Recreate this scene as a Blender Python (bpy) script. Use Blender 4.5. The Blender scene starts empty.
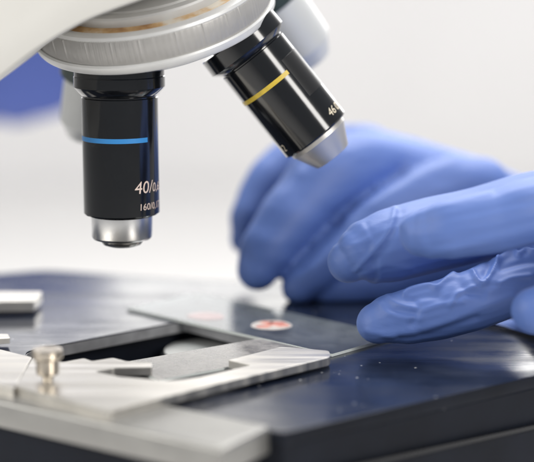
import bpy, bmesh, math, random
import numpy as np
from mathutils import Vector, Matrix, noise

random.seed(7)
S = bpy.context.scene
COL = S.collection
MM = 0.001
PI = math.pi
R = math.radians

# ------------------------------------------------------------------ camera
PITCH = R(10.5); FPX = 1755.0; CAMH = 112.0           # focal length in photo pixels, height above the stage in mm
cam = bpy.data.cameras.new('camera'); camo = bpy.data.objects.new('camera', cam); COL.objects.link(camo)
camo.location = (0, 0, CAMH * MM); camo.rotation_euler = (PI / 2 - PITCH, 0, 0)
cam.sensor_width = 36; cam.lens = 36 * FPX / 534
cam.clip_start = 0.01; cam.clip_end = 50
cam.dof.use_dof = True; cam.dof.focus_distance = 0.443; cam.dof.aperture_fstop = 7.2
cam.dof.aperture_blades = 0
S.camera = camo

# ------------------------------------------------------------------ light
w = bpy.data.worlds.new('World'); S.world = w; w.use_nodes = True
bg = w.node_tree.nodes['Background']; bg.inputs[0].default_value = (0.93, 0.96, 1.0, 1); bg.inputs[1].default_value = 0.32
S.view_settings.view_transform = 'Standard'; S.view_settings.look = 'None'
S.view_settings.exposure = 0.0; S.view_settings.gamma = 1.0

def area(name, loc, target, sx, sy, power, col=(1, 1, 1)):
    l = bpy.data.lights.new(name, 'AREA'); l.shape = 'RECTANGLE'; l.size = sx; l.size_y = sy
    l.energy = power; l.color = col
    o = bpy.data.objects.new(name, l); COL.objects.link(o)
    o.location = loc
    o.rotation_euler = (Vector(target) - Vector(loc)).to_track_quat('-Z', 'Y').to_euler()
    return o
area('window_lamp_overhead', (0.15, 0.95, 0.85), (0.0, 0.42, 0.0), 0.9, 0.5, 13.5, (1.0, 0.985, 0.96))
area('window_lamp_side', (0.62, -0.25, 0.52), (0.03, 0.44, 0.06), 0.22, 0.6, 7.0, (1.0, 0.97, 0.93))
area('fill_lamp_left', (-0.60, 0.14, 0.34), (0.05, 0.44, 0.03), 0.5, 0.4, 3.6, (1.0, 0.97, 0.92))  # added fill from front left to brighten the gloves, no window there
area('wall_fill', (0.4, 1.15, 1.1), (0.15, 1.75, 0.1), 1.4, 0.4, 9.6, (1.0, 0.985, 0.98))  # added fill that only brightens the backdrop wall, not a fixture
area('window_lamp_back', (0.05, 1.30, 0.165), (0.02, 0.45, 0.02), 0.82, 0.17, 0.95, (1.0, 0.99, 0.97))
area('window_lamp_right', (0.31, 1.30, 0.28), (0.05, 0.44, 0.0), 0.36, 0.34, 1.1, (1.0, 0.99, 0.97))

# ------------------------------------------------------------------ helpers (all lengths in mm)
def P(x, y, D):
    """world point (mm) seen at photo pixel x,y at depth D along the view axis"""
    a, b = (x - 267) / FPX, (y - 231) / FPX
    return Vector((a * D, D * math.cos(PITCH) - b * D * math.sin(PITCH), CAMH - D * math.sin(PITCH) - b * D * math.cos(PITCH)))
def G(x, y, z=0.0):
    """plan position where the sight line of a photo pixel meets height z"""
    a, b = (x - 267) / FPX, (y - 231) / FPX
    dz = -math.sin(PITCH) - b * math.cos(PITCH)
    t = (z - CAMH) / dz
    return Vector((a * t, (math.cos(PITCH) - b * math.sin(PITCH)) * t))

ORIG = {}
def link(name, verts, faces, mat, parent=None, smooth=True, angle=35, side=None, sidez=.85):
    """one mesh object; origin at its centre, parented without changing place"""
    v = np.array([tuple(p) for p in verts], float)
    c = (v.min(0) + v.max(0)) / 2 if parent is not None else np.array([(v[:, 0].min() + v[:, 0].max()) / 2, (v[:, 1].min() + v[:, 1].max()) / 2, v[:, 2].min()])
    me = bpy.data.meshes.new(name)
    me.from_pydata([tuple((p - c) * MM) for p in v], [], [tuple(f) for f in faces])
    bm = bmesh.new(); bm.from_mesh(me)
    bmesh.ops.recalc_face_normals(bm, faces=bm.faces)
    if smooth:
        for f in bm.faces: f.smooth = True
        for e in bm.edges:
            if len(e.link_faces) == 2 and e.calc_face_angle(0) > R(angle): e.smooth = False
            if angle == 12 and len(e.link_faces) == 2 and (abs(e.link_faces[0].normal.z) > .9999) != (abs(e.link_faces[1].normal.z) > .9999): e.smooth = False
    bm.to_mesh(me); bm.free()
    me.materials.append(mat)
    if side is not None:
        me.materials.append(side)
        for p in me.polygons:
            if abs(p.normal.z) < sidez: p.material_index = 1
    o = bpy.data.objects.new(name, me); COL.objects.link(o)
    pc = ORIG[parent.name] if parent is not None else np.zeros(3)
    o.location = tuple((c - pc) * MM)
    if parent is not None: o.parent = parent
    ORIG[o.name] = c
    return o
def empty(name, loc):
    o = bpy.data.objects.new(name, None); COL.objects.link(o); o.location = tuple(np.array(loc) * MM)
    o.empty_display_size = 0.01
    ORIG[o.name] = np.array(loc, float); return o
def tag(o, label=None, cat=None, group=None, kind=None):
    if label: o['label'] = label
    if cat: o['category'] = cat
    if group: o['group'] = group
    if kind: o['kind'] = kind
    return o

def rounded(poly, r=1.0, n=5):
    """round the corners of a plan outline; r may be a list"""
    out = []; m = len(poly)
    for i in range(m):
        a, b, c = (Vector(poly[(i + k) % m][:2]) for k in (-1, 0, 1))
        rr = r[i] if isinstance(r, (list, tuple)) else r
        if rr <= 0: out.append(b); continue
        d1, d2 = a - b, c - b
        t = min(rr, d1.length * .45, d2.length * .45)
        p, q = b + d1.normalized() * t, b + d2.normalized() * t
        for k in range(n + 1):
            s = k / n
            out.append(p * (1 - s) ** 2 + b * 2 * s * (1 - s) + q * s * s)
    return out
def plate_mesh(outer, holes, z0, z1, bevel=0.0, res=2):
    """a flat plate with holes and bevelled edges, via a filled 2D curve"""
    cu = bpy.data.curves.new('t', 'CURVE'); cu.dimensions = '2D'; cu.fill_mode = 'BOTH'
    for lp in [outer] + list(holes):
        s = cu.splines.new('POLY'); s.points.add(len(lp) - 1); s.use_cyclic_u = True
        for pt, q in zip(s.points, lp): pt.co = (q[0], q[1], 0, 1)
    cu.extrude = (z1 - z0) / 2 - bevel; cu.bevel_depth = bevel; cu.bevel_resolution = res; cu.offset = -bevel
    o = bpy.data.objects.new('t', cu); COL.objects.link(o)
    dg = bpy.context.evaluated_depsgraph_get(); me = bpy.data.meshes.new_from_object(o.evaluated_get(dg))
    v = [Vector((q.co.x, q.co.y, q.co.z + (z0 + z1) / 2)) for q in me.vertices]; f = [list(p.vertices) for p in me.polygons]
    bpy.data.objects.remove(o); bpy.data.curves.remove(cu); bpy.data.meshes.remove(me)
    # weld
    bm = bmesh.new(); vs = [bm.verts.new(q) for q in v]
    for ff in f:
        try: bm.faces.new([vs[i] for i in ff])
        except ValueError: pass
    bmesh.ops.remove_doubles(bm, verts=bm.verts, dist=1e-4)
    bm.verts.index_update()
    v = [q.co.copy() for q in bm.verts]; f = [[q.index for q in ff.verts] for ff in bm.faces]; bm.free()
    return v, f
def frame(axis, ref=(0, -1, 0)):
    """basis with z along axis, x as near ref as possible (x is azimuth zero)"""
    z = Vector(axis).normalized(); x = Vector(ref); x = (x - z * x.dot(z)).normalized(); y = x.cross(z)
    return x, y, z
def lathe(origin, axis, prof, n=96, az=(0, 2 * PI), rough=None):
    """prof: list of (r, t) along axis; az: swept range"""
    x, y, z = frame(axis); o = Vector(origin); full = abs(az[1] - az[0] - 2 * PI) < 1e-6
    m = n if full else n + 1
    v = []; f = []
    for (r, t) in prof:
        for k in range(m):
            a = az[0] + (az[1] - az[0]) * k / n
            rr = r if rough is None else rough(r, t, k)
            v.append(o + z * t + (x * math.cos(a) + y * math.sin(a)) * rr)
    for i in range(len(prof) - 1):
        for k in range(n):
            k2 = (k + 1) % m
            f.append((i * m + k, i * m + k2, (i + 1) * m + k2, (i + 1) * m + k))
    if full:
        if prof[0][0] > 1e-6: f.append(tuple(range(m)))
        if prof[-1][0] > 1e-6: f.append(tuple((len(prof) - 1) * m + k for k in range(m)))
    return v, f
def merge(*parts):
    V, F = [], []
    for v, f in parts:
        b = len(V); V += list(v); F += [tuple(i + b for i in q) for q in f]
    return V, F
def text_mesh(body, size, origin, axis, radius, az0, t0, shear=0.0, step=0.35, flip=1):
    """letters wrapped round a barrel: start azimuth az0, baseline at distance t0 along the axis"""
    cu = bpy.data.curves.new('t', 'FONT'); cu.body = body; cu.size = size; cu.shear = shear
    cu.resolution_u = 3; cu.offset = 0.0
    o = bpy.data.objects.new('t', cu); COL.objects.link(o)
    dg = bpy.context.evaluated_depsgraph_get(); me = bpy.data.meshes.new_from_object(o.evaluated_get(dg))
    bm = bmesh.new(); bm.from_mesh(me)
    bpy.data.objects.remove(o); bpy.data.curves.remove(cu); bpy.data.meshes.remove(me)
    xs = [q.co.x for q in bm.verts]; X = min(xs)
    while X < max(xs):
        bmesh.ops.bisect_plane(bm, geom=bm.verts[:] + bm.edges[:] + bm.faces[:], plane_co=(X, 0, 0), plane_no=(1, 0, 0)); X += step
    bm.verts.index_update()
    x, y, z = frame(axis); og = Vector(origin)
    v = []
    for q in bm.verts:
        a = az0 + q.co.x / radius
        v.append(og + z * (t0 - q.co.y) + (x * math.cos(a) + y * math.sin(a) * flip) * radius)
    f = [[q.index for q in ff.verts] for ff in bm.faces]; bm.free()
    return v, f

# ------------------------------------------------------------------ materials
def mat(name, base, rough=.5, metal=0.0, coat=0.0, bump=0.0, bscale=200.0, var=0.0, vscale=60.0, stretch=(1, 1, 1), rvar=0.0, spec=.5, rot=0.0):
    m = bpy.data.materials.new(name); m.use_nodes = True; nt = m.node_tree; N = nt.nodes; L = nt.links
    b = N['Principled BSDF']
    b.inputs['Base Color'].default_value = (*base, 1); b.inputs['Roughness'].default_value = rough
    b.inputs['Metallic'].default_value = metal; b.inputs['Coat Weight'].default_value = coat
    b.inputs['Coat Roughness'].default_value = .08; b.inputs['Specular IOR Level'].default_value = spec
    tc = N.new('ShaderNodeTexCoord'); mp = N.new('ShaderNodeMapping'); mp.inputs['Scale'].default_value = stretch; mp.inputs['Rotation'].default_value = (0, 0, rot)
    L.new(tc.outputs['Object'], mp.inputs['Vector'])
    def nz(scale, det=4):
        t = N.new('ShaderNodeTexNoise'); t.inputs['Scale'].default_value = scale; t.inputs['Detail'].default_value = det
        L.new(mp.outputs[0], t.inputs['Vector']); return t
    if var > 0:
        t = nz(vscale); r = N.new('ShaderNodeValToRGB')
        r.color_ramp.elements[0].position = .3; r.color_ramp.elements[1].position = .7
        r.color_ramp.elements[0].color = (*[c * (1 - var) for c in base], 1)
        r.color_ramp.elements[1].color = (*[min(1, c * (1 + var)) for c in base], 1)
        L.new(t.outputs[0], r.inputs[0]); L.new(r.outputs[0], b.inputs['Base Color'])
    if rvar > 0:
        t = nz(vscale * 1.7, 6); r = N.new('ShaderNodeMapRange')
        r.inputs[1].default_value = .3; r.inputs[2].default_value = .7
        r.inputs[3].default_value = max(.02, rough - rvar); r.inputs[4].default_value = rough + rvar
        L.new(t.outputs[0], r.inputs[0]); L.new(r.outputs[0], b.inputs['Roughness'])
    if bump > 0:
        t = nz(bscale); u = N.new('ShaderNodeBump'); u.inputs['Strength'].default_value = bump; u.inputs['Distance'].default_value = .0004
        L.new(t.outputs[0], u.inputs['Height']); L.new(u.outputs[0], b.inputs['Normal'])
    m['b'] = 0
    return m
M = {}
M['wall'] = mat('warm_white_wall', (.80, .79, .787), .9, var=.06, vscale=2.2)
M['bench'] = mat('white_bench_laminate', (.72, .71, .70), .35, var=.03)
M['black'] = mat('black_enamel', (.006, .007, .009), .13, coat=.3, rvar=.03, bump=.02, bscale=300, vscale=90)
M['cap'] = mat('black_anodised', (.015, .016, .019), .26, rvar=.06, vscale=120)
M['matt'] = mat('matt_black_patch', (.012, .012, .013), .32)
M['chrome'] = mat('chromed_metal', (.78, .78, .78), .3, 1.0)
M['steel'] = mat('satin_steel', (.62, .60, .57), .42, .85, rvar=.07, bump=.06, bscale=600, var=.06)
M['nickel'] = mat('worn_nickel', (.70, .675, .63), .40, 1.0, rvar=.14, var=.14, vscale=140, bump=.10, bscale=500, stretch=(.07, 1.8, .07), rot=R(-43))
M['railmetal'] = mat('dull_grey_rail_metal', (.36, .355, .34), .45, .8, rvar=.08, var=.1, vscale=60, bump=.05, bscale=300)
M['knob'] = mat('worn_brass_nickel', (.60, .54, .46), .3, 1.0, var=.1, vscale=300)
M['frost'] = mat('ground_glass_edge', (.70, .74, .72), .5)
M['bare'] = mat('bare_cut_metal', (.30, .30, .31), .5, .5, var=.2, vscale=200)
M['lens'] = mat('front_lens_mount', (.45, .44, .42), .22, .9)
M['enamel'] = mat('cream_enamel', (.67, .66, .625), .42, coat=.1, var=.02, bump=.02, bscale=900)
M['rim'] = mat('knurled_aluminium', (.45, .44, .425), .5, .3, var=.04, vscale=260, rvar=.08, bump=.1, bscale=900)
M['lip'] = mat('polished_rim_lip', (.74, .74, .73), .42, .3, var=.04, vscale=200)
M['plate'] = mat('grey_turret_plate', (.62, .615, .60), .5, .25, var=.08, vscale=80, bump=.05, bscale=300)
M['under'] = mat('turret_underside', (.13, .14, .17), .32, .7, var=.1)  # bluish reflection and shade under the lip are put into this colour
M['blue'] = mat('blue_paint_ring', (.04, .27, .66), .4)
M['yellow'] = mat('yellow_paint_ring', (.72, .52, .06), .4, var=.12, vscale=700)
M['letter'] = mat('pale_engraved_paint', (.82, .66, .58), .5)
M['letter2'] = mat('ivory_engraved_paint', (.84, .74, .56), .5)
M['green'] = mat('dark_green_collar', (.03, .05, .045), .3)
M['pale'] = mat('brushed_pale_barrel', (.70, .71, .70), .4, .15, var=.05)
M['rubber'] = mat('dark_side_enamel', (.006, .008, .014), .5, spec=.2, bump=.06, bscale=500, var=.25, vscale=60)
M['inside'] = mat('blackened_inside', (.006, .007, .010), .45)
M['cloth'] = mat('blue_cotton', (.065, .10, .33), .85, var=.1, vscale=25, bump=.2, bscale=400)
M['condglass'] = mat('condenser_glass', (.62, .63, .62), .2, 0.0, coat=.3)  # opaque pale colour stands in for the bright reflection on the lens

def stage_material():
    m = bpy.data.materials.new('navy_black_lacquer'); m.use_nodes = True; nt = m.node_tree; N = nt.nodes; L = nt.links
    b = N['Principled BSDF']
    tc = N.new('ShaderNodeTexCoord')
    n1 = N.new('ShaderNodeTexNoise'); n1.inputs['Scale'].default_value = 38; n1.inputs['Detail'].default_value = 8; n1.inputs['Roughness'].default_value = .65
    L.new(tc.outputs['Object'], n1.inputs['Vector'])
    cr = N.new('ShaderNodeValToRGB'); cr.color_ramp.elements[0].position = .35; cr.color_ramp.elements[1].position = .75
    cr.color_ramp.elements[0].color = (.007, .010, .020, 1); cr.color_ramp.elements[1].color = (.020, .027, .048, 1)
    L.new(n1.outputs[0], cr.inputs[0])
    # fine scratches: stretched noise in two directions
    def scr(rot, sc):
        mp = N.new('ShaderNodeMapping'); mp.inputs['Rotation'].default_value = (0, 0, rot); mp.inputs['Scale'].default_value = sc
        L.new(tc.outputs['Object'], mp.inputs['Vector'])
        t = N.new('ShaderNodeTexNoise'); t.inputs['Scale'].default_value = 1; t.inputs['Detail'].default_value = 6; L.new(mp.outputs[0], t.inputs['Vector'])
        return t
    s1 = scr(R(-45), (25, 900, 1)); s2 = scr(R(20), (40, 1500, 1))
    ad = N.new('ShaderNodeMath'); ad.operation = 'ADD'; L.new(s1.outputs[0], ad.inputs[0]); L.new(s2.outputs[0], ad.inputs[1])
    bu = N.new('ShaderNodeBump'); bu.inputs['Strength'].default_value = .07; bu.inputs['Distance'].default_value = .0003
    L.new(ad.outputs[0], bu.inputs['Height']); L.new(bu.outputs[0], b.inputs['Normal'])
    # dust and chips with a shape of their own
    v = N.new('ShaderNodeTexVoronoi'); v.inputs['Scale'].default_value = 330; L.new(tc.outputs['Object'], v.inputs['Vector'])
    lt = N.new('ShaderNodeMath'); lt.operation = 'LESS_THAN'; lt.inputs[1].default_value = .10; L.new(v.outputs['Distance'], lt.inputs[0])
    n3 = N.new('ShaderNodeTexNoise'); n3.inputs['Scale'].default_value = 60; L.new(tc.outputs['Object'], n3.inputs['Vector'])
    gt = N.new('ShaderNodeMath'); gt.operation = 'GREATER_THAN'; gt.inputs[1].default_value = .56; L.new(n3.outputs[0], gt.inputs[0])
    mu = N.new('ShaderNodeMath'); mu.operation = 'MULTIPLY'; L.new(lt.outputs[0], mu.inputs[0]); L.new(gt.outputs[0], mu.inputs[1])
    mx = N.new('ShaderNodeMix'); mx.data_type = 'RGBA'; L.new(mu.outputs[0], mx.inputs[0]); L.new(cr.outputs[0], mx.inputs[6]); mx.inputs[7].default_value = (.45, .46, .48, 1)
    L.new(mx.outputs[2], b.inputs['Base Color'])
    mr = N.new('ShaderNodeMapRange'); mr.inputs[1].default_value = .35; mr.inputs[2].default_value = .7; mr.inputs[3].default_value = .10; mr.inputs[4].default_value = .22
    s3 = scr(R(-45), (6, 160, 1))
    sm = N.new('ShaderNodeMath'); sm.operation = 'MULTIPLY_ADD'; L.new(s3.outputs[0], sm.inputs[0]); sm.inputs[1].default_value = .9; L.new(n1.outputs[0], sm.inputs[2])
    mr.inputs[1].default_value = .75; mr.inputs[2].default_value = 1.15; mr.inputs[3].default_value = .09; mr.inputs[4].default_value = .27
    L.new(sm.outputs[0], mr.inputs[0]); L.new(mr.outputs[0], b.inputs['Roughness'])
    return m
M['stage'] = stage_material()

def glass_material(name, tint, dust_haze, dscale, dcol=(.62, .60, .58)):
    m = bpy.data.materials.new(name); m.use_nodes = True; nt = m.node_tree; N = nt.nodes; L = nt.links
    N.remove(N['Principled BSDF']); out = N['Material Output']
    tr = N.new('ShaderNodeBsdfTransparent'); tr.inputs['Color'].default_value = (*tint, 1)
    gl = N.new('ShaderNodeBsdfGlossy'); gl.inputs['Roughness'].default_value = .12
    fr_ = N.new('ShaderNodeFresnel'); fr_.inputs['IOR'].default_value = 1.5
    b = N.new('ShaderNodeMixShader'); L.new(fr_.outputs[0], b.inputs[0]); L.new(tr.outputs[0], b.inputs[1]); L.new(gl.outputs[0], b.inputs[2])
    d = N.new('ShaderNodeBsdfDiffuse'); d.inputs['Color'].default_value = (*dcol, 1)
    tc = N.new('ShaderNodeTexCoord'); n = N.new('ShaderNodeTexNoise'); n.inputs['Scale'].default_value = dscale; n.inputs['Detail'].default_value = 9; n.inputs['Roughness'].default_value = .7
    L.new(tc.outputs['Object'], n.inputs['Vector'])
    mr = N.new('ShaderNodeMapRange'); mr.inputs[1].default_value = .35; mr.inputs[2].default_value = .75; mr.inputs[3].default_value = dust_haze * .35; mr.inputs[4].default_value = dust_haze * 1.6
    L.new(n.outputs[0], mr.inputs[0])
    mx = N.new('ShaderNodeMixShader'); L.new(mr.outputs[0], mx.inputs[0]); L.new(b.outputs[0], mx.inputs[1]); L.new(d.outputs[0], mx.inputs[2])
    L.new(mx.outputs[0], out.inputs[0])
    bu = N.new('ShaderNodeBump'); bu.inputs['Strength'].default_value = .05; bu.inputs['Distance'].default_value = .0003; L.new(n.outputs[0], bu.inputs['Height']); L.new(bu.outputs[0], gl.inputs['Normal'])
    return m
M['glass'] = glass_material('slide_glass', (.90, .94, .95), .10, 140, (.54, .57, .63))  # bluish dust layer also paints in the reflected haze the glass lacks
M['glass2'] = glass_material('dusty_slide_glass', (.86, .83, .80), .42, 160)

def stain_material():
    m = bpy.data.materials.new('stained_tissue'); m.use_nodes = True; nt = m.node_tree; N = nt.nodes; L = nt.links
    b = N['Principled BSDF']; b.inputs['Roughness'].default_value = .45
    tc = N.new('ShaderNodeTexCoord'); n = N.new('ShaderNodeTexNoise'); n.inputs['Scale'].default_value = 230; n.inputs['Detail'].default_value = 3
    L.new(tc.outputs['Object'], n.inputs['Vector'])
    cr = N.new('ShaderNodeValToRGB'); e = cr.color_ramp.elements
    e[0].position = .36; e[0].color = (.33, .05, .04, 1); e[1].position = .68; e[1].color = (.80, .62, .55, 1)
    k = e.new(.46); k.color = (.62, .17, .12, 1); k = e.new(.56); k.color = (.72, .33, .25, 1)
    L.new(n.outputs[0], cr.inputs[0]); L.new(cr.outputs[0], b.inputs['Base Color'])
    return m
M['stain'] = stain_material()
M['mount'] = mat('mounting_medium', (.60, .56, .52), .3, var=.1, vscale=200)

def grease_material():
    m = mat('old_brown_grease', (.30, .15, .05), .35); nt = m.node_tree; N = nt.nodes; L = nt.links; b = N['Principled BSDF']
    tc = N.new('ShaderNodeTexCoord'); n = N.new('ShaderNodeTexNoise'); n.inputs['Scale'].default_value = 130; n.inputs['Detail'].default_value = 7
    L.new(tc.outputs['Object'], n.inputs['Vector'])
    cr = N.new('ShaderNodeValToRGB'); e = cr.color_ramp.elements
    e[0].position = .38; e[0].color = (.34, .17, .06, 1); e[1].position = .62; e[1].color = (.68, .63, .54, 1)
    k = e.new(.5); k.color = (.56, .36, .17, 1)
    L.new(n.outputs[0], cr.inputs[0]); L.new(cr.outputs[0], b.inputs['Base Color'])
    return m
M['grease'] = grease_material()

def glove_material():
    m = bpy.data.materials.new('blue_nitrile'); m.use_nodes = True; nt = m.node_tree; N = nt.nodes; L = nt.links
    b = N['Principled BSDF']; b.inputs['Roughness'].default_value = .56
    b.inputs['Subsurface Weight'].default_value = .12; b.inputs['Subsurface Scale'].default_value = .0009
    b.inputs['Subsurface Radius'].default_value = (.4, .5, 1.0)
    b.inputs['Sheen Weight'].default_value = .0; b.inputs['Sheen Roughness'].default_value = .4; b.inputs['Sheen Tint'].default_value = (.8, .85, 1, 1)
    tc = N.new('ShaderNodeTexCoord')
    n = N.new('ShaderNodeTexNoise'); n.inputs['Scale'].default_value = 35; n.inputs['Detail'].default_value = 4; L.new(tc.outputs['Object'], n.inputs['Vector'])
    cr = N.new('ShaderNodeValToRGB'); cr.color_ramp.elements[0].position = .3; cr.color_ramp.elements[1].position = .7
    cr.color_ramp.elements[0].color = (.092, .165, .44, 1); cr.color_ramp.elements[1].color = (.114, .195, .50, 1)
    L.new(n.outputs[0], cr.inputs[0]); L.new(cr.outputs[0], b.inputs['Base Color'])
    mp = N.new('ShaderNodeMapping'); mp.inputs['Rotation'].default_value = (0, R(14), 0); mp.inputs['Scale'].default_value = (60, 80, 190); L.new(tc.outputs['Object'], mp.inputs['Vector'])
    n2 = N.new('ShaderNodeTexNoise'); n2.inputs['Scale'].default_value = 1; n2.inputs['Detail'].default_value = 3; n2.inputs['Distortion'].default_value = .8; L.new(mp.outputs[0], n2.inputs['Vector'])
    n3 = N.new('ShaderNodeTexNoise'); n3.inputs['Scale'].default_value = 1800; n3.inputs['Detail'].default_value = 2; L.new(tc.outputs['Object'], n3.inputs['Vector'])
    u = N.new('ShaderNodeBump'); u.inputs['Strength'].default_value = .22; u.inputs['Distance'].default_value = .0012; L.new(n2.outputs[0], u.inputs['Height'])
    u2 = N.new('ShaderNodeBump'); u2.inputs['Strength'].default_value = .12; u2.inputs['Distance'].default_value = .0001; L.new(n3.outputs[0], u2.inputs['Height']); L.new(u.outputs[0], u2.inputs['Normal'])
    L.new(u2.outputs[0], b.inputs['Normal'])
    return m
M['glove'] = glove_material()

# ------------------------------------------------------------------ the setting
def sheet(name, c, u, v, nu, nv, m, fn=None):
    V = []; F = []
    for j in range(nv + 1):
        for i in range(nu + 1):
            V.append(Vector(c) + Vector(u) * (i / nu - .5) + Vector(v) * (j / nv - .5))
    for j in range(nv):
        for i in range(nu):
            a = j * (nu + 1) + i; F.append((a, a + 1, a + nu + 2, a + nu + 1))
    o = link(name, V, F, m); o['kind'] = 'structure'; return o
sheet('wall', (0, 1900, 300), (4200, 0, 0), (0, 0, 2600), 4, 4, M['wall'])
sheet('bench_top', (0, 450, -190), (4200, 0, 0), (0, 2890, 0), 4, 4, M['bench'])

# ------------------------------------------------------------------ the microscope
scope = empty('microscope', (-40, 450, -190))
tag(scope, 'black and silver microscope with cream arm, turret of objectives and navy black stage', 'microscope')

# --- stage
U = Vector((.72, .694)); Vv = Vector((.694, -.72))
near = G(283, 433); right = near + (G(534, 376) - near) * 1.7
fr = G(222, 281); fc = G(45, 270)
outer = rounded([near, right, Vector((120, 540)), fr, fc, Vector((-130, 512)), Vector((-165, 470))], [1.2, 8, 10, 6, 5, 8, 4], 6)
oBR = G(186, 320); oL = G(16, 353)
w_open = 42
hole = rounded([oBR, oL, oL + Vv * w_open, oBR + Vv * w_open], [1.0, 7, 7, 7], 8)
stage = link('stage', *plate_mesh(outer, [hole], -3.2, 0, .2, 3), M['stage'], scope, angle=12, side=M['rubber'], sidez=.25)
stage['label'] = 'scratched glossy navy black stage plate with rectangular opening'
hc = sum((Vector(q) for q in hole), Vector((0, 0))) / len(hole)
link('opening_rim', *plate_mesh(hole, [[hc + (Vector(q) - hc) * .992 for q in hole]], -3.1, -.35, 0), M['bare'], stage, smooth=False)
cen = sum((Vector(q) for q in outer), Vector((0, 0))) / len(outer)
inner = [cen + (Vector(q) - cen) * .997 for q in outer]
h2 = rounded([oBR + U * 5 - Vv * 3, oL - U * 5 - Vv * 3, oL - U * 5 + Vv * (w_open + 5), oBR + U * 5 + Vv * (w_open + 5)], 4, 4)
link('stage_body', *plate_mesh(inner, [h2], -34, -3.25, .3, 2), M['rubber'], stage, angle=12)
# floor of the opening (sub-stage), dark
hb = rounded([oBR + U * 4 - Vv * 2, oL - U * 4 - Vv * 2, oL - U * 4 + Vv * (w_open + 4), oBR + U * 4 + Vv * (w_open + 4)], 4, 4)
link('substage_floor', *plate_mesh(hb, [], -31, -27, .3, 2), M['inside'], stage, angle=12)
# dark ledge placed to give the highlight line along the side of the stage
sd = (right - near).normalized(); sn = Vector((sd.y, -sd.x))                    # outward normal of the side wall
def on_side(x, y, out=.2):
    o_ = Vector((0, 0, CAMH)); d_ = P(x, y, 1) - o_
    t = ((near + sn * out).dot(sn)) / (d_.x * sn.x + d_.y * sn.y)
    return o_ + d_ * t
a3, b3 = on_side(393, 457), on_side(534, 426)
def bar(p, q, w_, h_, up=Vector((0, 0, 1))):
    d = (q - p).normalized(); s = d.cross(up).normalized(); t = s.cross(d)
    V = []
    for e in (p, q):
        for (i, j) in ((-1, -1), (1, -1), (1, 1), (-1, 1)): V.append(e + s * i * w_ / 2 + t * j * h_ / 2)
    return V, [(0, 1, 2, 3), (7, 6, 5, 4), (0, 4, 5, 1), (1, 5, 6, 2), (2, 6, 7, 3), (3, 7, 4, 0)]
dd = (b3 - a3)
link('side_ledge', *bar(a3 - dd * .5, b3 + dd * .5, 1.6, 1.0), M['cap'], stage, smooth=False)

# --- condenser under the opening
cc = G(220, 351, -6.5)
cond = link('condenser', *lathe((cc.x, cc.y, -6.5), (0, 0, -1), [(12.2, 0), (15.5, .1), (16, .6), (16, 20)], 72), M['cap'], scope)
link('condenser_lens', *lathe((cc.x, cc.y, -6.4), (0, 0, 1), [(15, 0), (15, .2), (13, .4), (8, .7), (0.001, .8)], 72), M['condglass'], cond)

# --- slide holder (fork of the mechanical stage)
ZH0, ZH1 = .75, 2.9
hp = [(15.5, 386), (108, 411), (222, 382.5), (331, 357), (329, 350.5), (281, 346.5), (228, 360), (251, 365), (200, 377), (172, 381), (119, 376.5), (95, 371.5), (113, 368), (152, 367), (152, 362.5), (126, 361), (113, 357.5), (92, 361), (84, 358), (63, 362), (33, 357)]
hr = [.6, 1.2, 0, 2.2, 1.2, .8, .5, .8, 0, 3, .8, .8, .8, .5, .5, 0, .8, .8, .8, .8, 1]
hold = link('slide_holder', *plate_mesh(rounded([G(x, y, ZH1) for x, y in hp], hr, 5), [], ZH0, ZH1, .18, 2), M['nickel'], scope, angle=12)
hp2 = [(-70, 372), (14.2, 388), (31.8, 356.8), (-20, 344), (-90, 340)]
hold2 = link('holder_bracket', *plate_mesh(rounded([G(x, y, ZH1) for x, y in hp2], .8, 4), [], ZH0, ZH1 - .06, .18, 2), M['nickel'], hold, angle=12)
kb = G(48, 380, ZH1)
knob = link('thumb_screw', *lathe((kb.x, kb.y, ZH1), (0, 0, 1), [(1.3, 0), (1.3, 1.1), (2.2, 1.3), (2.7, 1.7), (2.75, 5.0), (3.2, 5.15), (3.5, 5.4), (3.6, 5.7), (3.6, 7.2), (3.35, 7.5), (2.0, 7.55), (1.8, 7.4), (0.001, 7.4)], 64), M['knob'], hold)
# holder's other arm and guide, cut by the left edge of the frame
pa = [G(x, y, 4) for x, y in ((-90, 291), (42, 291.5), (34, 301), (-90, 303))]
link('guide_arm', *plate_mesh(rounded(pa, .6, 3), [], 1.0, 4.0, .2, 2), M['nickel'], scope, angle=12)
pa = [G(x, y, 2.5) for x, y in ((-60, 333), (8, 334), (10, 338), (-60, 342))]
link('guide_finger', *plate_mesh(rounded(pa, .4, 3), [], 1.0, 2.5, .1, 2), M['nickel'], scope, angle=12)
# --- thick guide rail in front of the stage
ZR = .9
q1, q2 = G(271, 425.5, ZR), G(222, 449, ZR)
rd = (G(150, 401, ZR) - q1).normalized()
rw = (q2 - q1)
rail = link('guide_rail', *plate_mesh(rounded([q1, q2, q2 + rd * 150, q1 + rd * 150], 1.0, 4), [], -5.6, ZR, .9, 4), M['railmetal'], scope, angle=12)
link('rail_bracket', *plate_mesh(rounded([q1 + rd * 12 + rw * .15, q2 + rd * 12 - rw * .15, q2 + rd * 150 - rw * .15, q1 + rd * 150 + rw * .15], 1, 3), [], -30, -5.7, .3, 2), M['rubber'], rail, angle=12)

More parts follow.
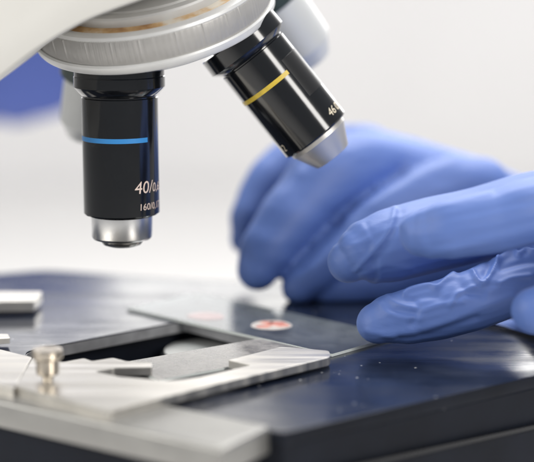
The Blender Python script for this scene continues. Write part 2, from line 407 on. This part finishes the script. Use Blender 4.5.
# --- revolving nosepiece
TX, TY, RT = .176, .349, 32.0
up = Vector((-TX, -TY, 1)).normalized(); dn = -up
C0 = P(155.2, 20.3, 462)                                  # centre of the lower rim
def teeth(r, t, k):
    return r - ((.24 + .05 * math.sin(k * 12.9898) * math.sin(k * 4.1)) if (k % 2) else .05 * math.sin(k * 7.7)) if 2.4 < t < 8.6 and r > 31 else r
nose = link('nosepiece', *lathe(C0, up, [(15, -7), (24.0, -4.0), (30.2, -.9), (31.0, -.45)], 180), M['under'], scope)
link('rim_lip', *lathe(C0, up, [(31.10, -.5), (31.70, -.35), (RT, .1), (RT, 1.5), (31.65, 1.95)], 180), M['lip'], nose)
link('knurled_rim', *lathe(C0, up, [(31.30, 1.9), (31.30, 2.3), (31.50, 2.5), (31.50, 8.0), (31.10, 8.5)], 600, rough=teeth), M['rim'], nose, angle=70)
link('rim_shoulder', *lathe(C0, up, [(31.00, 8.0), (31.30, 8.6), (31.00, 9.3), (29.80, 9.7), (28.60, 9.6), (28.40, 9.1)], 180), M['lip'], nose)
link('grease_ring', *lathe(C0, up, [(28.60, 9.0), (28.20, 9.35), (27.40, 9.6), (25.80, 9.75), (25.60, 9.5)], 180), M['grease'], nose)
link('turret_plate', *lathe(C0, up, [(25.90, 9.0), (25.90, 11.6), (25.50, 12.1), (24.00, 12.4), (23.60, 12.1), (23.00, 12.1), (22.60, 12.6), (17.40, 13.2), (17.00, 12.8), (16.20, 12.8), (15.80, 13.6), (6.40, 14.6)], 180), M['plate'], nose)

# --- objectives
def objective(name, o, ax, prof, m, label):
    ob = link(name, *lathe(o, ax, prof, 128), m, scope, angle=30); ob['label'] = label; return ob
# the 40 power with the blue ring: vertical
K = 450 / FPX
o1 = P(119, 66, 450); ax1 = Vector((0.004, 0, -1)).normalized()
def T(y): return (y - 66) * K / math.cos(R(6.5))         # photo row -> distance along the barrel
rb = 38.4 * K
p1 = [(6, -8), (11.6, -6), (11.6, T(75)), (11.75, T(76)), (11.75, T(86)), (11.5, T(87.5)), (rb + .25, T(94)), (rb - .25, T(95)), (rb - .25, T(96)), (rb, T(97)), (rb, T(139.5)),
      (rb - .0, T(140)), (rb, T(213)), (rb - .25, T(214.2)), (rb - 1.3, T(215.2)), (rb - 1.4, T(216))]
ob1 = objective('objective', o1, ax1, p1, M['black'], 'upright black objective with blue ring and lettering 40/0,65')
rs = 31 * K
link('front_ring', *lathe(o1, ax1, [(rs - .5, T(214)), (rs, T(216)), (rs, T(237.5)), (rs - .15, T(238.6)), (rs - .35, T(239.2)), (rs - .5, T(240)), (5.4, T(240.6))], 128), M['chrome'], ob1, angle=30)
link('front_lens', *lathe(o1, ax1, [(5.6, T(239)), (5.5, T(243)), (4.9, T(246)), (3.4, T(248)), (2.6, T(248.2)), (2.4, T(247.8)), (0.001, T(248))], 64), M['lens'], ob1)
e1 = .05
link('colour_ring', *lathe(o1, ax1, [(rb - .05, T(134.2)), (rb + e1, T(134.3)), (rb + e1, T(139)), (rb - .05, T(139.1))], 96, az=(R(-130), R(49))), M['blue'], ob1)
# azimuth 0 faces the camera; work out which way it grows
def lettering(txts, o, ax, rad, m, ob, name='lettering'):
    link(name, *merge(*[text_mesh(b, s, o, ax, rad, a, t, sh, flip=1) for (b, s, a, t, sh) in txts]), m, ob, smooth=False)
xx, yy, zz = frame(ax1); SGN = 1 if yy.x > 0 else -1
lettering([('40', 4.5, R(24), T(189.5), .12), ('/', 4.5, R(50), T(189.5), .12), ('0,65', 3.3, R(57.5), T(189.2), .1), ('160/0,17', 2.45, R(31), T(206.5), .05)], o1, ax1, rb + .07, M['letter'], ob1)

# the tilted one with the yellow ring
D2 = 456; K2 = D2 / FPX
ta = P(233.5, 31.5, D2); tb = P(326, 150, D2)
ax2 = (tb - ta); ax2.y = 0; ax2.normalize(); L2 = (tb - ta).length
o2 = ta
def T2(s): return s * K2                                # distance along the barrel in photo pixels
r2 = 37.6 * K2
p2 = [(6, T2(-4)), (8.0, T2(-2)), (8.0, T2(4.5)), (11.2, T2(5)), (11.5, T2(6)), (11.6, T2(22)), (11.3, T2(23.5)), (r2 + .2, T2(28)), (r2 - .2, T2(29)), (r2 - .2, T2(30)), (r2, T2(31)),
      (r2, T2(131.5)), (r2 - .25, T2(133)), (r2 - 1.2, T2(134))]
ob2 = objective('objective', o2, ax2, p2, M['black'], 'tilted black objective with yellow ring and short conical silver tip')
link('front_cone', *lathe(o2, ax2, [(32.5 * K2, T2(132)), (32.2 * K2, T2(138)), (31 * K2, T2(139.5)), (21 * K2, T2(159)), (20 * K2, T2(160.5)), (4.2, T2(161)), (4.0, T2(160)), (0.001, T2(159.5))], 96), M['steel'], ob2, angle=20)
link('colour_ring', *lathe(o2, ax2, [(r2 - .05, T2(60.5)), (r2 + e1, T2(60.6)), (r2 + e1, T2(65)), (r2 - .05, T2(65.1))], 96, az=(R(-120), R(31))), M['yellow'], ob2)
link('matt_band', *lathe(o2, ax2, [(r2 - .05, T2(50)), (r2 + .04, T2(50.2)), (r2 + .04, T2(95)), (r2 - .05, T2(95.2))], 48, az=(R(34), R(100))), M['matt'], ob2)
lettering([('46', 3.1, R(41), T2(125), .1), ('0,10', 3.1, R(63), T2(125), .1), ('12', 2.8, R(-70), T2(125), .1)], o2, ax2, r2 + .07, M['letter2'], ob2)

# the two at the back of the turret
def back_obj(pa_, pb_, lab, rr):
    ax = (pb_ - pa_); L = ax.length
    pr = [(rr * .7, -6), (rr * 1.12, -4), (rr * 1.12, L * .18), (rr, L * .22), (rr, L * .8), (rr * .94, L * .82), (rr * .7, L), (rr * .3, L + .2)]
    ob = link('objective', *lathe(pa_, ax, pr, 72), M['pale'], scope); ob['label'] = lab
    link('collar', *lathe(pa_, ax, [(rr * 1.14, -1), (rr * 1.17, -.8), (rr * 1.17, L * .17), (rr * 1.14, L * .18)], 72), M['green'], ob)
back_obj(P(95, 62, 490), P(86, 134, 502), 'pale blurred objective half hidden behind the blue ringed one', 8.0)
back_obj(P(262, -14, 490), P(311, 58, 503), 'pale blurred objective behind the yellow ringed one', 8.8)

# --- arm head, painted cream, cut by the top left corner of the frame
DA = 416
edge = [(-40, 107), (0, 78), (37, 50), (80, 24.5), (112, 11), (140, 1), (170, -10), (230, -45), (250, -110), (200, -230), (-40, -300), (-260, -260), (-330, -60), (-260, 180), (-150, 180)]
def smooth_loop(pts, n=6):
    out = []; m = len(pts)
    for i in range(m):
        a, b, c, d = (np.array(pts[(i + k) % m], float) for k in (-1, 0, 1, 2))
        for s in range(n):
            t = s / n
            out.append(tuple(.5 * (2 * b + (c - a) * t + (2 * a - 5 * b + 4 * c - d) * t * t + (3 * b - a - 3 * c + d) * t ** 3)))
    return out
lp = smooth_loop(edge)
c2 = np.mean(np.array(lp), 0)
V = []; F = []; n = len(lp)
for (sc, dy) in ((.955, 0.0), (.972, .35), (.988, 1.3), (.997, 2.8), (1, 4.8), (1, 46), (.985, 52), (.95, 55)):
    for q in lp:
        x, y = c2 + (np.array(q) - c2) * sc
        p = P(x, y, DA); p.y += dy; V.append(p)
for i in range(7):
    for k in range(n): F.append((i * n + k, i * n + (k + 1) % n, (i + 1) * n + (k + 1) % n, (i + 1) * n + k))
F.append(tuple(range(n))); F.append(tuple(7 * n + k for k in range(n)))
arm = link('arm', V, F, M['enamel'], scope, angle=60); arm['label'] = 'cream enamelled microscope arm head'

# ------------------------------------------------------------------ slides
sl = [G(332, 353.2, 1.0), None, None, None]
e_l = (G(186, 320, 1.1) - sl[0]).normalized(); e_w = Vector((-e_l.y, e_l.x)); e_w = e_w if e_w.x > 0 else -e_w
sl[1] = sl[0] + e_l * 76; sl[2] = sl[1] + e_w * 27; sl[3] = sl[0] + e_w * 27
slide = empty('microscope_slide', (*((sl[0] + sl[2]) / 2), .03))
tag(slide, 'glass slide with red stained spot lying on stage beneath the gloved fingertips', 'slide', 'glass slides on the stage')
link('glass', *plate_mesh(rounded(sl, .3, 2), [], .03, .8, .06, 1), M['glass'], slide, angle=12, side=M['frost'])
def blob(c, rx, ry, z0, z1, ang, wob, seed, n=40):
    rng = random.Random(seed); ph = [rng.uniform(0, 6.28) for _ in range(4)]
    out = []
    for k in range(n):
        a = 2 * PI * k / n
        s = 1 + wob * (math.sin(2 * a + ph[0]) + .7 * math.sin(3 * a + ph[1]) + .5 * math.sin(5 * a + ph[2])) / 2
        x, y = rx * s * math.cos(a), ry * s * math.sin(a)
        out.append(Vector((c.x + x * math.cos(ang) - y * math.sin(ang), c.y + x * math.sin(ang) + y * math.cos(ang))))
    return plate_mesh(out, [], z0, z1, 0)
cs = G(271.5, 324, 1.15)
sp = link('mounting_spot', *blob(cs, 5.4, 5.6, 0.804, .86, 0, .05, 3), M['mount'], slide, smooth=False)
link('stained_tissue', *merge(blob(cs + Vector((1.7, .6)), 3.0, 2.9, 0.866, .92, .3, .25, 5), blob(cs + Vector((-2.0, -1.8)), 1.9, 1.5, 0.866, .92, .1, .25, 8), blob(cs + Vector((-1.4, 2.6)), 2.0, 1.5, 0.866, .92, .6, .3, 9)), M['stain'], sp, smooth=False)
cs2 = G(206, 315, 1.15)
link('pale_tissue', *blob(cs2, 5, 4.6, 0.804, .86, 0, .12, 12), mat('faded_pink_tissue', (.46, .38, .38), .6, var=.15, vscale=300), slide, smooth=False)

zb = 1.35
s2 = [G(118, 360.5, zb), G(239, 339.5, zb), None, None]
d2 = (s2[1] - s2[0]).normalized(); n2 = Vector((d2.y, -d2.x))
s2[1] = s2[0] + d2 * 58
s2[2] = s2[1] + n2 * 19; s2[3] = s2[0] + n2 * 19
# sits in the fork, end butting against the stained slide
lim = sl[0] + e_w * -.25
t_end = ((lim - s2[0]).dot(-e_w)) / (d2.dot(-e_w)); t_end2 = ((lim - s2[3]).dot(-e_w)) / (d2.dot(-e_w))
s2[1] = s2[0] + d2 * t_end; s2[2] = s2[3] + d2 * t_end2
slide2 = empty('microscope_slide', (*((s2[0] + s2[2]) / 2), .3))
tag(slide2, 'dusty grey glass slide clamped in the silver holder over the stage opening', 'slide', 'glass slides on the stage')
link('glass', *plate_mesh(rounded(s2, .3, 2), [], .03, .7, .08, 1), M['glass2'], slide2, angle=12, side=M['frost'])

# ------------------------------------------------------------------ gloved hands
def tube(chain, nseg=9, nr=20):
    """chain of (point, radius) -> capsule-ended tube through a smooth curve"""
    pts = [np.array(tuple(p)) for p, r in chain]; rad = [r for p, r in chain]
    m = len(pts); C = []; Rr = []
    for i in range(m - 1):
        a = pts[max(i - 1, 0)]; b = pts[i]; c = pts[i + 1]; d = pts[min(i + 2, m - 1)]
        for s in range(nseg):
            t = s / nseg
            C.append(.5 * (2 * b + (c - a) * t + (2 * a - 5 * b + 4 * c - d) * t * t + (3 * b - a - 3 * c + d) * t ** 3))
            u = t * t * (3 - 2 * t); Rr.append(rad[i] * (1 - u) + rad[i + 1] * u)
    C.append(pts[-1]); Rr.append(rad[-1])
    # rounded ends
    def cap(c, d, r):
        return [(c + d * r * math.sin(a), r * math.cos(a)) for a in (R(85), R(68), R(50), R(33), R(16))]
    d0 = C[0] - C[1]; d0 /= np.linalg.norm(d0); d1 = C[-1] - C[-2]; d1 /= np.linalg.norm(d1)
    seq = cap(C[0], d0, Rr[0]) + list(zip(C, Rr)) + cap(C[-1], d1, Rr[-1])[::-1]
    V = []; F = []; k = len(seq); ref = Vector((0, -.2, 1))
    for i, (c, r) in enumerate(seq):
        a = seq[max(i - 1, 0)][0]; b = seq[min(i + 1, k - 1)][0]
        z = Vector(b - a).normalized(); x = (ref - z * ref.dot(z)).normalized(); y = z.cross(x)
        for j in range(nr):
            t = 2 * PI * j / nr; V.append(Vector(c) + (x * math.cos(t) + y * math.sin(t)) * r)
    for i in range(k - 1):
        for j in range(nr): F.append((i * nr + j, i * nr + (j + 1) % nr, (i + 1) * nr + (j + 1) % nr, (i + 1) * nr + j))
    F.append(tuple(range(nr))); F.append(tuple((k - 1) * nr + j for j in range(nr)))
    return V, F
def chain(*q): return [(P(x, y, D), r * D / FPX) for (x, y, D, r) in q]
def sculpt(name, tubes, voxel, smooth_n, wrinkle, seed, floor=None, folds=()):
    v, f = merge(*tubes)
    me = bpy.data.meshes.new('t'); me.from_pydata([tuple(q) for q in v], [], f)
    bm = bmesh.new(); bm.from_mesh(me); bmesh.ops.recalc_face_normals(bm, faces=bm.faces); bm.to_mesh(me); bm.free()
    o = bpy.data.objects.new('t', me); COL.objects.link(o)
    md = o.modifiers.new('r', 'REMESH'); md.mode = 'VOXEL'; md.voxel_size = voxel; md.use_smooth_shade = True
    ms = o.modifiers.new('s', 'SMOOTH'); ms.factor = .5; ms.iterations = smooth_n
    dg = bpy.context.evaluated_depsgraph_get(); me2 = bpy.data.meshes.new_from_object(o.evaluated_get(dg))
    nv = len(me2.vertices)
    co = np.zeros(nv * 3); me2.vertices.foreach_get('co', co); co = co.reshape(-1, 3)
    no = np.zeros(nv * 3); me2.vertices.foreach_get('normal', no); no = no.reshape(-1, 3)
    fa = [tuple(p.vertices) for p in me2.polygons]
    bpy.data.objects.remove(o)
    # loose glove: long soft folds plus named creases (polyline, width, height)
    disp = np.zeros(nv)
    for i in range(nv):
        q = Vector(co[i])
        disp[i] = wrinkle * (noise.noise(Vector((q.x * .035, q.y * .05, q.z * .13)) + Vector((seed, 0, 0))) + .5 * noise.noise(Vector((q.x * .10 + q.z * .08, q.y * .1, q.z * .2)) + Vector((0, seed, 3))))
    cp, sp_ = math.cos(PITCH), math.sin(PITCH)
    dep = co[:, 1] * cp - (co[:, 2] - CAMH) * sp_
    pu = 267 + FPX * co[:, 0] / dep; pv = 231 + FPX * (-co[:, 1] * sp_ - (co[:, 2] - CAMH) * cp) / dep
    for (pl, D0, D1, wd, ht) in folds:
        best = np.full(nv, 1e9); sgn = np.zeros(nv)
        for a, b in zip(pl[:-1], pl[1:]):
            ax_, ay_ = a; bx_, by_ = b; L2_ = (bx_ - ax_) ** 2 + (by_ - ay_) ** 2
            t = np.clip(((pu - ax_) * (bx_ - ax_) + (pv - ay_) * (by_ - ay_)) / L2_, 0, 1)
            d_ = np.hypot(pu - ax_ - t * (bx_ - ax_), pv - ay_ - t * (by_ - ay_))
            best = np.minimum(best, d_)
        tap = np.clip((dep - D0) / 3, 0, 1) * np.clip((D1 - dep) / 3, 0, 1)
        disp += ht * np.exp(-(best / wd) ** 2) * tap
    ed = np.array([(a, b) for q in fa for a, b in zip(q, q[1:] + q[:1])])
    cnt = np.bincount(ed[:, 0], minlength=nv).astype(float)
    for _ in range(3):
        disp = .5 * disp + .5 * np.bincount(ed[:, 0], weights=disp[ed[:, 1]], minlength=nv) / np.maximum(cnt, 1)
    co = co + no * disp[:, None]
    for _ in range(1):
        av = np.stack([np.bincount(ed[:, 0], weights=co[ed[:, 1], k], minlength=nv) for k in range(3)], 1) / np.maximum(cnt, 1)[:, None]
        co = .5 * co + .5 * av
    if floor is not None: co[:, 2] = np.maximum(co[:, 2], floor)
    return link(name, co, fa, M['glove'])
def fold(pts, D0, D1, wd, ht):
    # smooth stroke laid over the near surface: points in photo pixels, depth range, half width in pixels, height in mm
    pp = [np.array(q, float) for q in pts]; out = []
    for i in range(len(pp) - 1):
        a, b, c, d = pp[max(i - 1, 0)], pp[i], pp[i + 1], pp[min(i + 2, len(pp) - 1)]
        for s_ in range(5):
            t = s_ / 5
            out.append(tuple(.5 * (2 * b + (c - a) * t + (2 * a - 5 * b + 4 * c - d) * t * t + (3 * b - a - 3 * c + d) * t ** 3)))
    return (out + [tuple(pp[-1])], D0, D1, wd, ht)

# nearer hand: reaches in from the right, index finger above, thumb on the slide
front = [
    tube(chain((348.5, 261.5, 452, 22), (357, 256.5, 452, 28), (368, 252, 453, 33), (395, 244.5, 455, 37), (432, 234.5, 459, 37.5), (476, 225, 461, 37.5), (534, 211, 463, 40), (590, 204, 462, 45), (640, 200, 462, 50))),      # index
    tube(chain((422.5, 234, 420, 23.5), (432, 233, 419, 26), (452, 229, 418, 30), (493, 222, 419, 32), (535, 211, 421, 34), (600, 204, 430, 42), (660, 205, 440, 50))),                          # middle
    tube(chain((377.5, 323, 446, 21.5), (390, 319, 446, 25), (411, 316, 446, 28), (441, 309.5, 446, 29.5), (476, 299, 447, 30), (512, 284, 453, 32), (560, 267, 458, 37), (610, 250, 461, 44), (650, 240, 460, 52))), # thumb
    tube(chain((535, 311, 414, 24), (560, 304, 414, 28), (610, 280, 420, 34), (670, 240, 432, 46))),                                                                    # ring finger curled nearer
    tube(chain((482, 331, 478, 9), (510, 334, 474, 15), (560, 326, 462, 24), (640, 270, 450, 46))),                                                                     # little finger behind
    tube(chain((640, 215, 450, 62), (720, 225, 455, 84), (800, 235, 460, 78), (940, 240, 470, 74), (1150, 260, 490, 84))),
    tube(chain((640, 205, 425, 45), (720, 220, 430, 70), (800, 235, 445, 72))),
]
IX = (434, 468); MD = (400, 428); TH = (432, 460)
ff = [fold([(395, 209), (391, 226), (382, 241), (367, 258), (355, 271)], *IX, 2.3, 0.45),
      fold([(401, 212), (396, 230), (387, 247), (374, 262)], *IX, 4.2, -0.41),
      fold([(358, 278), (384, 266), (411, 268)], *IX, 3.2, 0.26),
      fold([(366, 224), (372, 238), (366, 250)], *IX, 3, -0.22),
      fold([(380, 303), (386, 310), (398, 316), (420, 318)], *TH, 3.2, 0.44),
      fold([(388, 297), (398, 304), (416, 308)], *TH, 2.8, 0.50),
      fold([(404, 294), (411, 290), (428, 286), (437, 287), (447, 280), (455, 275)], *TH, 2.1, 0.94),
      fold([(408, 300), (424, 296), (438, 296)], *TH, 4.0, -0.62),
      fold([(450, 306), (458, 293), (474, 287)], *TH, 2.4, 0.50),
      fold([(473, 272), (478, 281), (484, 283), (493, 269), (498, 261)], *TH, 2.2, 1.00),
      fold([(486, 273), (489, 264)], *TH, 4.5, -1.00),
      fold([(460, 283), (468, 292), (482, 294)], *TH, 4.5, -0.62),
      fold([(498, 261), (508, 254), (515, 251), (519, 255), (526, 250), (534, 252), (545, 247)], *TH, 2.2, 1.12),
      fold([(502, 268), (520, 263), (540, 260)], *TH, 4, -0.75),
      fold([(384, 334), (410, 332), (432, 327), (476, 310), (511, 297)], *TH, 4.0, 0.40),
      fold([(400, 337), (432, 333), (476, 318)], *TH, 4, -0.44),
      fold([(420, 312), (440, 305), (462, 302)], *TH, 2.6, 0.38),
      fold([(500, 283), (512, 278), (530, 276)], *TH, 2.6, 0.50),
      fold([(414, 300), (418, 312), (412, 324)], *TH, 3, -0.38),
      fold([(402, 226), (410, 218), (426, 212), (450, 204), (490, 194)], *MD, 2.6, .3),
      fold([(415, 226), (476, 211), (540, 199)], *MD, 5, -.28),
      fold([(432, 254), (484, 241), (540, 227)], *MD, 4.5, .3),
      fold([(440, 246), (490, 233), (540, 220)], *MD, 5, -.2),
      fold([(384, 308), (396, 311), (414, 313)], *TH, 3.0, -0.38),
      fold([(336, 247), (350, 246), (368, 240)], *IX, 4, .25),
      fold([(366, 331), (390, 335), (415, 334)], *TH, 3.5, 0.31)]
hf = sculpt('gloved_hand', front, .34, 12, .28, 3.1, floor=1.05, folds=ff)
tag(hf, 'sharp blue gloved hand reaching in from the right edge, fingertip on the slide', 'hand', 'blue gloved hands')

# farther hand: fingertips down on the far part of the stage
DB = 508
backh = [
    tube(chain((244, 240, 538, 14), (252, 214, 540, 21), (274, 182, 546, 27), (310, 160, 552, 33), (365, 160, 556, 36))),                                   # finger behind
    tube(chain((258, 270, 506, 21), (270, 248, 508, 27), (297, 211, 514, 33.5), (335, 174, 522, 39), (385, 174, 534, 38), (440, 190, 540, 40))),              # index
    tube(chain((299, 287, 505, 18), (316, 273, 506, 22), (352, 243, 510, 27), (395, 212, 516, 30), (450, 187, 524, 30), (480, 188, 530, 32))),              # thumb
    tube(chain((326, 291, 508, 17), (364, 287, 509, 20), (392, 280, 512, 25), (440, 255, 520, 34), (490, 220, 530, 40))),                                                        # curled fingers
    tube(chain((360, 150, 540, 26), (410, 172, 540, 34), (470, 190, 540, 34), (530, 209, 555, 31), (620, 208, 580, 38), (760, 190, 630, 50), (900, 175, 680, 60))),
    tube(chain((308, 262, 536, 10), (326, 238, 538, 22), (352, 212, 540, 30), (400, 198, 540, 34))),                                                         # web between them
]
bf = [fold([(240, 258), (252, 232), (300, 172)], 480, 525, 6, .7), fold([(250, 240), (280, 195), (318, 158)], 512, 560, 5, -1.0), fold([(346, 216), (400, 186), (452, 158)], 480, 530, 8, .9), fold([(300, 268), (325, 238), (352, 208), (400, 172)], 490, 550, 7, -1.4), fold([(262, 250), (290, 250)], 480, 515, 6, -.35), fold([(300, 200), (335, 215)], 480, 522, 8, -.3), fold([(300, 275), (322, 262), (350, 240)], 480, 515, 5, .6)]
hb_ = sculpt('gloved_hand', backh, .8, 5, .45, 9.4, floor=.2, folds=bf)
tag(hb_, 'out of focus blue gloved hand behind, fingertips resting on the far stage', 'hand', 'blue gloved hands')

# ------------------------------------------------------------------ blue cloth far behind on the left
V = []; F = []; nu, nv = 40, 28
for j in range(nv + 1):
    for i in range(nu + 1):
        a = i / nu * 2 * PI; b = -PI / 2 + PI * j / nv
        fx = math.cos(b) * math.cos(a); fy = math.cos(b) * math.sin(a); fz = math.sin(b)
        s = 1 + .06 * math.sin(5 * a + 2 * b) + .05 * math.sin(3 * a - 4 * b)
        V.append(Vector((-117 + 46 * fx * s * (1 + .12 * fz), 800 + 26 * fy * s, 46 + 30 * fz * s)))
for j in range(nv):
    for i in range(nu):
        a = j * (nu + 1) + i; F.append((a, a + 1, a + nu + 2, a + nu + 1))
cl = link('blue_cloth', V, F, M['cloth'])
tag(cl, 'blurred royal blue cloth bundle in the background, left of the turret', 'cloth')
